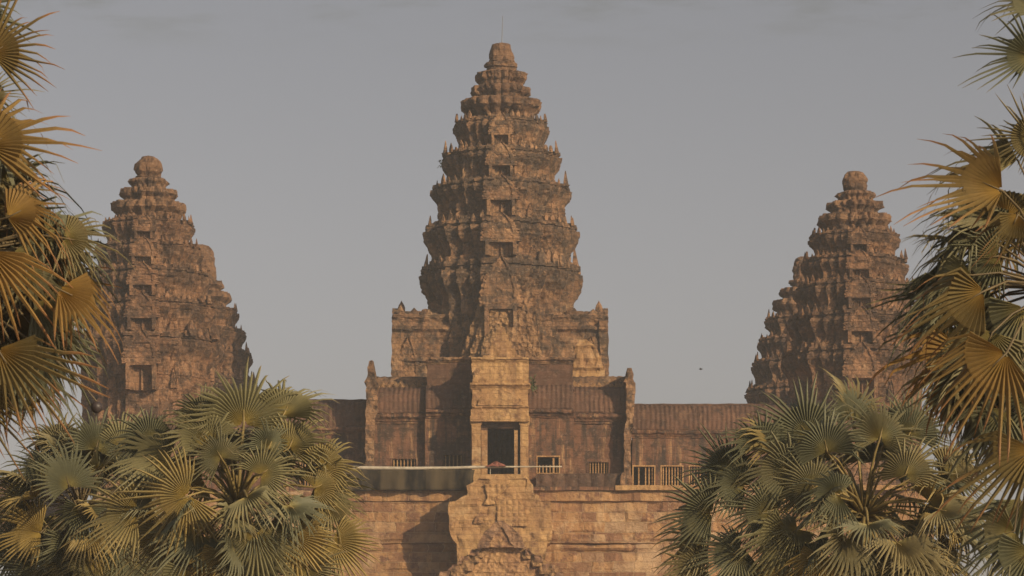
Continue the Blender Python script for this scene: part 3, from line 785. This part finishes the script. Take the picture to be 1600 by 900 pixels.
# ------------------------------------------------------------------ rail, net, cloth, weeds, bird
YR = 271.2
rail = empty('guard_rail', (X(690, YR), YR, Z(760, YR)), 'white guard rail running along the terrace edge in front of the door', 'rail')
pts = [P(490 + (878-490)*i/14, 729.5 + 2.2*math.exp(-((490+388*i/14-640)/110.0)**2) - (0 if i < 9 else .4), YR) for i in range(15)]
mk('bar', *tube(pts, [.15-.005*i if i < 9 else max(.05, .11-.02*(i-9)) for i in range(15)], 8), M['white'], rail, True)
for px, b in ((766, 746),):
    mk('post', *tube([P(px, 732, YR), P(px, b, YR)], [.03, .03], 6), M['white'], rail)
def net_pt(px, t):
    y = 733.5 + (766-733.5)*t + .8*t*math.sin(px*.05) + .7*math.sin(px*.035)
    return Vector((X(px, YR), YR - .03 + (.13*math.sin(px*.23)+.16*math.sin(px*.11)+.10*noise.noise(Vector((px*.09, t*2, 0))))*(.25+.75*t), Z(y, YR)))
nv = []; nf = []; nx, nz = 90, 8
for side in (0, .03):
    for i in range(nx+1):
        px = 512 + (742-512)*i/nx
        for j in range(nz+1):
            tt = j/nz
            v = net_pt(px - (8*tt if i == nx else 0), tt); nv.append((v.x, v.y+side, v.z))
W = nz+1; o2 = (nx+1)*W
for i in range(nx):
    for j in range(nz):
        a = i*W+j; nf.append([a, a+1, a+W+1, a+W]); nf.append([o2+a, o2+a+W, o2+a+W+1, o2+a+1])
for i in range(nx):
    a = i*W; nf.append([a, a+W, o2+a+W, o2+a]); a = i*W+nz; nf.append([a, o2+a, o2+a+W, a+W])
for j in range(nz):
    a = j; nf.append([a, o2+a, o2+a+1, a+1]); a = nx*W+j; nf.append([a, a+1, o2+a+1, o2+a])
tag(mk('shade_net', nv, nf, M['net'], None, True), 'long dark green shade net hanging from the white rail', 'net')
cl = rows_slab(big_rows([(729,758,790),(727,762,788),(725,767,785),(723,770,781),(721.5,773,778)], YR), YR-.35, YR+.5, 18, .05, lambda u, t, x, z: -.12*abs(noise.noise(Vector((x*3, z*3, 0)))), .12, 1.6)
tag(mk('red_cloth', *cl, M['red']), 'crumpled faded red cloth lying on the rail in the doorway', 'cloth')

def weed(label, px, py, Y, s, n, seed):
    rnd = random.Random(seed); vs = []; fs = []
    c = P(px, py, Y)
    st = tube([c, c+Vector((0, -.05, s*.5)), c+Vector((s*.1, -.1, s))], [.03*s, .02*s, .01*s], 5); vs += st[0]; fs += st[1]
    for i in range(n):
        b = c + Vector((rnd.uniform(-.02, .02), -.05, s*rnd.uniform(.05, .95)))
        d = Vector((rnd.uniform(-1, 1), rnd.uniform(-1, .3), rnd.uniform(-.5, .8))).normalized()
        e = b + d*s*rnd.uniform(.35, .7); m = (b+e)/2 + Vector((0, 0, .12*s)); w = d.cross(Vector((0, 0, 1))).normalized()*s*.11
        k = len(vs); vs += [b, m+w, e, m-w]; fs.append([k, k+1, k+2, k+3])
    return tag(mk('ledge_plant', vs, fs, M['weed']), label, 'plant')
weed('small green weed sprouting from the ledge right of the porch', 832, 613, YE-.4, 1.0, 26, 3)
weed('tiny weed sticking out of the left edge of the central tower', 688, 262, CY-1, .55, 14, 5)

bd = P(1095, 577.5, 262)
bv = [(-.16,0,0),(-.05,-.03,.04),(.09,-.03,.035),(.17,0,.03),(.09,.03,.035),(-.05,.03,.04),(0,0,-.03),(0,0,.07)]
bf = [(0,1,7),(1,2,7),(2,3,7),(3,4,7),(4,5,7),(5,0,7),(1,0,6),(2,1,6),(3,2,6),(4,3,6),(5,4,6),(0,5,6)]
birdo = mk('bird', [bd+Vector(v) for v in bv], bf, M['bird']); tag(birdo, 'tiny dark bird flying in the sky right of the central tower', 'bird')
for s in (-1, 1):
    wv = [(-.05,.02*s,.05),(.06,.02*s,.05),(.05*s+.02,.14*s,.11),(.16*s,.2*s,.07),(-.02+.05*s,.16*s,.10)]
    mk('wing', [bd+Vector(v) for v in wv], [(0,1,2,3,4)], M['bird'], birdo)

# ------------------------------------------------------------------ fan palms
def blade(seed, spread, nseg, droop, cup, split=.52, ragged=.12, hang=0.0, bent=.0, plt=.026):
    """fan blade of radius 1: hub at the origin, axis +X, normal +Z; pleated, tips free"""
    rnd = random.Random(seed); vs = []; fs = []; rad = []; seg = []
    R_ = []; und = rnd.uniform(.03, .09); ph = rnd.uniform(0, 6)
    for i in range(nseg):
        a = (i+.5)/nseg*2-1
        R_.append((1-.30*abs(a)**2.2)*(1+rnd.uniform(-ragged, ragged*.5)))
    st = [.03, .16, .32, split, .66, .82, 1.0]
    angs = [R(spread)*(i/nseg-.5) for i in range(nseg+1)]
    def pt(a, r, lift):
        x, y = r*math.cos(a), r*math.sin(a)
        z = lift + cup*abs(y)*(.6+.4*abs(y)) - droop*r**2.4 + und*math.sin(a*3.1+ph)*r*r
        return Vector((x, y, z))
    inner = {}
    for i in range(nseg):
        a0, a1 = angs[i], angs[i+1]; am = (a0+a1)/2; half = (a1-a0)/2
        sv = rnd.random()*.6; tw = rnd.uniform(-.05, .05); hg = (rnd.random() < hang)*rnd.uniform(.35, .8); dr = rnd.uniform(0, .22)*ragged*4
        bk = rnd.random() < bent; bdir = rnd.uniform(-.5, .5)
        rows = []
        for k, t in enumerate(st):
            r = t*R_[i] if k > 3 else t
            if k <= 3:
                keyL, keyR, keyM = (i, k), (i+1, k), ('m', i, k)
                lift = plt*math.sin(min(1, t/split)*1.57)
                for key, a, l in ((keyL, a0, -lift), (keyM, am, lift), (keyR, a1, -lift)):
                    if key not in inner:
                        inner[key] = len(vs); vs.append(pt(a, r, l)); rad.append(t); seg.append(.85 if key is not keyM else sv)  # pleat valleys darker: shade between segments put into the leaf colour
                rows.append((inner[keyL], inner[keyM], inner[keyR]))
            else:
                q = (t-split)/(1-split)
                w = half*split*(1-q)**.75/r*1.0 + .002
                aa = am + tw*q
                fall = dr*q*q + (hg*q**1.3 if hg else 0)
                idx = []
                for a, l in ((aa-w, -plt*.9*(1-q)), (aa, plt*.9*(1-q)), (aa+w, -plt*.9*(1-q))):
                    rr = r*(1-.55*fall*q)
                    if bk and q > .35: rr = split + (rr-split)*.55
                    p = pt(a, rr, l); p.z -= fall*.75
                    if bk and q > .3: p.z -= (q-.3)*.35; p.y += bdir*(q-.3)*.3
                    idx.append(len(vs)); vs.append(p); rad.append(t); seg.append(sv)
                rows.append(tuple(idx))
        for (a, b, c), (d, e, f) in zip(rows, rows[1:]):
            fs.append([a, b, e, d]); fs.append([b, c, f, e])
    return vs, fs, rad, seg

def blade_mesh(mat, *a, **kw):
    vs, fs, rad, seg = blade(*a, **kw)
    me = bpy.data.meshes.new('frond'); me.from_pydata([tuple(v) for v in vs], [], fs); me.update(); me.materials.append(M[mat])
    at = me.attributes.new('rad', 'FLOAT', 'POINT'); at.data.foreach_set('value', rad)
    at = me.attributes.new('seg', 'FLOAT', 'POINT'); at.data.foreach_set('value', seg)
    return me
def variants(mat, dead=False):
    if dead:
        return [blade_mesh(mat, 70+i, 150, 26, .9, .9, .35, .3, .6) for i in range(3)]
    k = dict(plt=.018)
    return [blade_mesh(mat, 1, 220, 32, .14, .30, .40, .16, .08, .05, **k), blade_mesh(mat, 2, 260, 36, .24, .22, .36, .18, .16, .08, **k), blade_mesh(mat, 3, 190, 28, .28, .48, .42, .16, .08, .08, **k),
            blade_mesh(mat, 4, 240, 34, .12, -.28, .38, .2, .18, .06, **k), blade_mesh(mat, 5, 160, 26, .38, .65, .42, .16, .06, .05, **k), blade_mesh(mat, 6, 200, 30, .5, .15, .4, .22, .28, .1, **k)]
def big_variants(mat):
    k = dict(plt=.016)
    return [blade_mesh(mat, 11, 160, 20, .14, .25, .30, .24, .14, .2, **k), blade_mesh(mat, 12, 190, 24, .26, .35, .28, .26, .3, .26, **k), blade_mesh(mat, 13, 135, 17, .34, .40, .33, .22, .15, .2, **k),
            blade_mesh(mat, 14, 110, 14, .45, .2, .32, .24, .12, .14, **k), blade_mesh(mat, 15, 175, 21, .6, .3, .30, .3, .45, .24, **k), blade_mesh(mat, 16, 150, 18, .2, .55, .34, .26, .2, .3, **k)]
BL = {'leaf': variants('leaf'), 'leaf_dull': variants('leaf_dull'), 'leaf_dead': variants('leaf_dead', True), 'big': big_variants('leaf_gold'), 'big_dull': big_variants('leaf_dull')}

def frond(root, C, hub, axis, nrm, size, me, pmat, rnd, pr=.022, sag=.12, grav=(.06, .30)):
    ax_ = axis.normalized(); n = (nrm - ax_*nrm.dot(ax_))
    if n.length < 1e-3: n = Vector((0, -1, 0)) + ax_*ax_.y
    n.normalize(); y = n.cross(ax_)
    Mx = Matrix(((ax_.x, y.x, n.x, hub.x), (ax_.y, y.y, n.y, hub.y), (ax_.z, y.z, n.z, hub.z), (0, 0, 0, 1))) @ Matrix.Diagonal((size, size, size, 1))
    inv = Mx.inverted()
    me = me.copy(); me.name = 'frond'                 # every frond sags under its own weight
    g = rnd.uniform(*grav); rad = me.attributes['rad'].data; tw = rnd.uniform(-.25, .25)
    for v, r in zip(me.vertices, rad):
        t = r.value; c = v.co
        c.z += tw*c.y*t
        if t > .25:
            q = Mx @ c; f = (t-.25)/.75; d = q - hub
            down = 1.0 - max(0.0, -d.z)/(d.length+1e-6)       # hanging segments have nothing left to sag
            sagz = g*size*f**1.8*down*(1+.5*noise.noise(Vector((c.y*6, hub.x*3, hub.z*3))))
            q = hub + d*(1-.30*g*f*f)
            q.z -= sagz; v.co = inv @ q
    o = place('frond', me, root, Mx)
    d = hub - C; L = d.length
    mid1 = C + d*.33 + Vector((0, 0, L*sag)); mid2 = C + d*.7 + Vector((0, 0, L*sag*.9))
    pts = [C + d*.02, mid1, mid2, hub, hub + ax_*size*.16 + n*size*.02]
    vs, fs = tube(pts, [pr*1.9, pr*1.25, pr, pr*.9, pr*.3], 6, .7)
    p = mk('petiole', [inv @ v for v in vs], fs, M[pmat], None, True)
    p.parent = o
    return o

def palm(label, C_px, Y, hubs, nfill, mats, size_px, Lp_px, seed, group, trunk_r=.24, pr=.022, fill_el=(-45, 80), fill_az=(0, 360), dead=0, front=(0, (-65, -10), (200, 340)), pmat='petiole', deadsize=1.0, sagk=.45, grav=(.06, .30)):
    """hubs: (px, py, screen direction deg, R px, variant, depth lean, towards-camera offset or None, material)"""
    rnd = random.Random(seed); k = K(Y); C = P(C_px[0], C_px[1], Y)
    root = empty('fan_palm', (C.x, C.y, 0), label, 'palm tree', group)
    n = 14; pts = [Vector((C.x+.12*math.sin(i*.5+seed), C.y, C.z*i/n)) for i in range(n)] + [C]
    rr = [trunk_r*(1.5-.5*min(1, i/4)) * (1+.06*(i % 2)) for i in range(n)] + [trunk_r*.8]
    mk('trunk', *tube(pts, rr, 12), M['trunk'], root, True)
    Lp = Lp_px*k
    for h in hubs:
        px, py, ang, Rp, var, lean, tow, mt = h
        dx, dz = (px-C_px[0])*k, (C_px[1]-py)*k; lat2 = dx*dx+dz*dz
        t = math.sqrt(max(.05, Lp*Lp-lat2)) if tow is None else tow*Lp
        Yh = Y - t
        hub = P(px, py, Yh)
        a = R(ang); ax_ = Vector((math.cos(a), lean, math.sin(a)))
        nr = Vector((rnd.uniform(-.3, .8), -1, rnd.uniform(-.15, .75)))
        me = BL[mt][var % len(BL[mt])]
        frond(root, C, hub, ax_, nr, Rp*(1.12 if mt.startswith('big') else 1.28)*rnd.uniform(.9, 1.1)*K(Yh), me, pmat, rnd, pr, .12, (.02, .14) if py < 335 and mt.startswith('big') else grav)
    for i in range(nfill+front[0]):
        if i < nfill: el = R(rnd.uniform(*fill_el)); az = R(rnd.uniform(*fill_az))
        else: el = R(rnd.uniform(*front[1])); az = R(rnd.uniform(*front[2]))
        o = Vector((math.cos(el)*math.cos(az), math.cos(el)*math.sin(az), math.sin(el)))
        hub = C + o*Lp*rnd.uniform(.75, 1.1)
        ax_ = (o + Vector((0, 0, -sagk*rnd.random()))).normalized()
        up = Vector((0, 0, 1)); n0 = up - ax_*up.dot(ax_)
        if n0.length < .05: n0 = Vector((0, -1, 0))
        n0.normalize(); n0 = Matrix.Rotation(rnd.uniform(-1.0, 1.0), 3, ax_) @ n0
        mt = rnd.choice(mats)
        frond(root, C, hub, ax_, n0, size_px*k*rnd.uniform(.7, 1.2), BL[mt][rnd.randrange(len(BL[mt]))], pmat, rnd, pr, .12, grav)
    for i in range(dead):
        az = R(rnd.uniform(0, 360)); o = Vector((math.cos(az)*.45, math.sin(az)*.45, -.85)).normalized()
        hub = C + o*Lp*rnd.uniform(.4, .7)*deadsize
        f = frond(root, C, hub, Vector((o.x*.25, o.y*.25, -1)), Vector((o.x, o.y, .2)), size_px*k*rnd.uniform(.8, 1.0)*deadsize, BL['leaf_dead'][i % 3], 'petiole_dark', rnd, pr, .2)
        f['label'] = 'dead brown drooping frond'
    return root

G1 = 'low green fan palms in front of the temple'
hubsA = [(381,662,92,98,0,.1,None,'leaf'),(325,692,118,82,2,.05,None,'leaf'),(452,700,66,88,0,.0,None,'leaf'),(263,722,165,88,2,-.1,None,'leaf'),(293,775,205,92,1,-.1,None,'leaf'),
 (408,741,35,66,1,-.1,None,'leaf'),(261,832,232,88,0,-.2,None,'leaf'),(399,834,285,84,3,-.2,None,'leaf'),(459,838,300,78,2,-.2,None,'leaf'),(514,790,345,66,1,-.1,None,'leaf'),
 (213,802,182,80,2,-.1,.4,'leaf'),(351,866,268,70,3,-.2,None,'leaf'),(442,650,62,80,4,.2,.1,'leaf'),(318,655,112,80,2,.2,0,'leaf_dull'),(492,762,22,64,3,0,.3,'leaf'),
 (345,715,120,60,1,0,.5,'leaf_dull'),(500,730,40,70,2,0,.2,'leaf'),(240,770,190,75,4,0,.2,'leaf_dull'),(520,845,320,70,0,-.1,.3,'leaf'),(480,890,290,70,1,-.1,.5,'leaf_dull'),(300,895,250,76,2,-.1,.6,'leaf'),
 (420,700,70,60,3,0,.4,'leaf_dull'),(235,690,140,70,0,.1,.0,'leaf_dull'),(400,905,275,70,0,-.2,.6,'leaf')]
palm('bushy green fan palm left of the base wall with yellow stems and wide fans', (372,792), 72.0, hubsA, 32, ['leaf','leaf_dull','leaf'], 90, 118, 11, G1, .24, .03, (-40, 80), (0, 180), 5, (12, (-65, 5), (195, 345)))
hubsB = [(108,760,112,74,0,0,None,'leaf_dull'),(64,832,172,78,2,-.1,None,'leaf'),(128,795,262,72,3,-.2,None,'leaf_dull'),(75,738,130,72,1,0,.2,'leaf_dull'),(150,702,80,74,0,.1,.1,'leaf_dull'),(190,700,60,72,2,0,.0,'leaf'),
 (40,782,185,70,1,0,.2,'leaf'),(30,860,200,70,0,-.1,.3,'leaf_dull'),(110,850,240,72,2,-.2,.6,'leaf_dull'),(170,850,290,74,3,-.2,.5,'leaf_dull'),(190,765,20,72,4,0,.3,'leaf_dull'),(95,700,110,70,4,0,-.2,'leaf_dull'),(150,880,265,70,1,-.2,.7,'leaf'),(60,890,230,70,3,-.2,.6,'leaf_dull'),(215,870,300,74,0,-.2,.3,'leaf_dull')]
palm('darker green fan palm in the lower left corner behind the bushy one', (125,800), 79.0, hubsB, 36, ['leaf_dull','leaf_dull','leaf'], 84, 95, 23, G1, .22, .022, (-40, 75), (0, 180), 4, (14, (-65, 10), (195, 345)), 'petiole_dark')
hubsC = [(1292,705,98,86,0,.1,None,'leaf_dull'),(1262,680,122,86,2,.05,.2,'leaf_dull'),(1375,685,80,84,1,.1,.2,'leaf_dull'),(1165,761,150,84,0,0,.3,'leaf_dull'),(1235,738,150,88,2,0,None,'leaf_dull'),(1310,773,172,74,1,-.1,None,'leaf_dull'),
 (1232,834,215,80,2,-.2,None,'leaf'),(1156,866,192,72,0,-.1,.4,'leaf_dull'),(1112,802,172,76,2,0,.2,'leaf_dull'),(1190,700,122,74,4,0,.2,'leaf_dull'),(1215,705,105,78,2,.1,.1,'leaf'),(1415,742,70,78,3,0,.4,'leaf_dull'),
 (1460,865,305,76,1,-.2,.4,'leaf_dull'),(1452,785,15,76,0,0,.3,'leaf_dull'),(1288,872,262,78,3,-.2,None,'leaf'),(1140,735,150,70,1,0,0,'leaf_dull'),(1105,850,195,74,4,0,.1,'leaf_dull'),(1200,800,190,76,1,-.1,.5,'leaf_dull'),
 (1400,880,280,76,0,-.2,.7,'leaf_dull'),(1330,655,95,80,0,.1,.0,'leaf_dull'),(1420,680,65,80,2,.1,0,'leaf_dull'),(1190,890,225,76,2,-.1,.4,'leaf_dull'),(1270,760,140,70,3,0,.6,'leaf_dull'),(1480,740,30,76,2,0,.1,'leaf_dull'),(1100,890,200,76,0,-.1,.2,'leaf_dull'),(1240,895,250,74,1,-.2,.6,'leaf')]
palm('grey green fan palm at lower right with brown dead fronds under its crown', (1350,806), 72.0, hubsC, 30, ['leaf_dull','leaf_dull','leaf'], 90, 150, 31, G1, .20, .026, (-30, 80), (-10, 190), 12, (30, (-70, 10), (190, 350)), 'petiole', .75)
G2 = 'tall golden palms framing the picture'
hubsD = [(-14,84,28,135,0,-.1,.3,'big'),(-22,228,22,165,2,-.1,.5,'big'),(-20,150,8,72,1,0,-.2,'big_dull'),(-25,268,-30,80,2,0,-.1,'big_dull'),(12,340,22,152,0,-.1,.6,'big'),(-20,392,-55,155,3,-.2,.9,'big'),
 (92,452,-28,135,2,-.15,.7,'big'),(-4,545,-58,168,0,-.2,.9,'big'),(100,372,-12,112,1,0,.2,'big_dull'),(55,470,-48,140,3,0,.3,'big_dull'),(30,560,-35,150,2,0,.2,'big_dull'),(40,420,-75,120,1,0,.4,'big_dull'),
 (-40,620,-70,120,1,-.1,.7,'big'),(60,520,-60,130,1,.1,.1,'big_dull'),(-50,20,45,130,2,0,.1,'big_dull'),(20,395,-35,120,0,.1,.1,'big_dull')]
palm('golden brown fan palm reaching in from the left edge in front of the left tower', (-80,420), 40.0, hubsD, 56, ['big','big_dull','big_dull'], 140, 165, 41, G2, .2, .018, (-60, 60), (0, 80), 2, (0, (0,0), (0,0)), 'petiole_dark', 1.0, .9, (.06, .48))
hubsE = [(1612,88,162,112,0,0,.3,'big_dull'),(1612,215,168,92,1,0,0,'big_dull'),(1566,298,163,190,0,-.1,.6,'big'),(1590,335,245,105,2,-.1,.8,'big'),(1537,455,208,172,2,-.15,.7,'big'),(1572,552,225,195,0,-.2,.9,'big'),
 (1615,702,218,178,2,-.2,.9,'big'),(1520,430,180,125,3,0,.2,'big_dull'),(1585,830,200,125,1,-.1,.5,'big_dull'),(1570,640,240,150,2,.1,.2,'big_dull'),(1560,400,190,130,1,.1,.1,'big_dull'),(1600,480,215,150,3,.1,.1,'big_dull'),(1550,520,250,130,1,.1,.3,'big_dull'),
 (1620,20,140,110,2,0,.1,'big_dull'),(1600,780,235,140,3,.1,.2,'big_dull'),(1620,620,200,150,1,.1,.1,'big_dull'),(1590,250,165,120,3,.1,-.1,'big_dull'),(1610,860,225,130,0,-.1,.7,'big_dull')]
palm('golden brown fan palm reaching in from the right edge in front of the right tower', (1655,470), 40.0, hubsE, 60, ['big','big_dull','big_dull'], 155, 180, 47, G2, .2, .018, (-65, 60), (100, 180), 2, (0, (0,0), (0,0)), 'petiole_dark', 1.0, .9, (.06, .48))
# palm fruit hanging below the left golden palm
yf_ = 39.5; c = P(151, 636, yf_)
fp = bpy.data.objects['fan_palm.003']
mk('fruit', *[(lambda vf: ([c + Vector(v) for v in vf[0]], vf[1]))(lathe([(.004,-.066),(.03,-.06),(.055,-.035),(.066,0),(.058,.03),(.035,.054),(.006,.062)], 16))][0], M['fruit'], fp, True)
mk('fruit_stalk', *tube([c+Vector((0, 0, .06)), P(120, 590, yf_), P(60, 540, yf_), P(-90, 440, 40)], [.008, .009, .012, .02], 6), M['petiole_dark'], fp)

# ------------------------------------------------------------------ haze
HZD = 0.00042
hz = mk('haze', [(x, y, z) for x in (-950, 950) for y in (-350, 1550) for z in (-1, 80)],
        [(0,1,3,2),(4,6,7,5),(0,4,5,1),(2,3,7,6),(0,2,6,4),(1,5,7,3)], bpy.data.materials.new('haze_air'))
tag(hz, kind='stuff')
hm = hz.data.materials[0]; hm.use_nodes = True; nt = hm.node_tree; nt.nodes.clear()
out = nt.nodes.new('ShaderNodeOutputMaterial'); pv = nt.nodes.new('ShaderNodeVolumePrincipled')
pv.inputs['Color'].default_value = (.86,.88,.90,1); pv.inputs['Density'].default_value = HZD
nt.links.new(pv.outputs[0], out.inputs['Volume'])

# ------------------------------------------------------------------ light
SUN_EL, SUN_AZ = 21.0, 138.0            # azimuth clockwise from +Y (the view direction)
w = bpy.data.worlds.new('World'); sc.world = w; w.use_nodes = True; nt = w.node_tree
bg = nt.nodes['Background']
sky = nt.nodes.new('ShaderNodeTexSky'); sky.sky_type = 'NISHITA'; sky.sun_disc = False
sky.sun_elevation = R(SUN_EL); sky.sun_rotation = R(SUN_AZ); sky.dust_density = 3.0; sky.air_density = 1.0; sky.ozone_density = 1.0
tc0 = nt.nodes.new('ShaderNodeTexCoord'); sp0 = nt.nodes.new('ShaderNodeSeparateXYZ'); nt.links.new(tc0.outputs['Generated'], sp0.inputs[0])
hs = nt.nodes.new('ShaderNodeHueSaturation'); nt.links.new(ramp(nt, sp0.outputs[2], .2, .5, .24, .55), hs.inputs['Saturation'])
nt.links.new(sky.outputs[0], hs.inputs['Color'])
tc = nt.nodes.new('ShaderNodeTexCoord'); sp = nt.nodes.new('ShaderNodeSeparateXYZ'); nt.links.new(tc.outputs['Generated'], sp.inputs[0])
cn = noise_n(nt, tc.outputs['Generated'], 26, 6, .6, (2.2, 0, .4), (1, 1, 5.0))
band = ramp(nt, sp.outputs[2], .195, .212)
cl_ = mul(nt, ramp(nt, cn, .44, .72), band)
skyc = mixc(nt, mul(nt, cl_, .85), hs.outputs[0], mixc(nt, 1.0, hs.outputs[0], (.78,.78,.70), 'MULTIPLY'))
skyc = mixc(nt, 1.0, skyc, mixc(nt, ramp(nt, sp.outputs[2], .02, .24), (1.14,1.065,1.045), (.695,.68,.71)), 'MULTIPLY')
nt.links.new(skyc, bg.inputs['Color']); bg.inputs['Strength'].default_value = .10
sl = bpy.data.lights.new('sun', 'SUN'); so = bpy.data.objects.new('sun', sl); col.objects.link(so)
sl.energy = 4.1; sl.angle = R(.5); sl.color = (1.0, .77, .465)
d = Vector((math.sin(R(SUN_AZ))*math.cos(R(SUN_EL)), math.cos(R(SUN_AZ))*math.cos(R(SUN_EL)), math.sin(R(SUN_EL))))
so.rotation_euler = d.to_track_quat('Z', 'Y').to_euler(); so.location = (60, -60, 60)

vs_ = sc.view_settings
sc.display_settings.display_device = 'sRGB'
vs_.view_transform = 'Standard'; vs_.look = 'None'; vs_.exposure = 0.0; vs_.gamma = 1.0; vs_.use_curve_mapping = False
sc.cycles.max_bounces = 5; sc.cycles.diffuse_bounces = 2; sc.cycles.transparent_max_bounces = 4; sc.cycles.volume_bounces = 0
sc.cycles.use_denoising = True
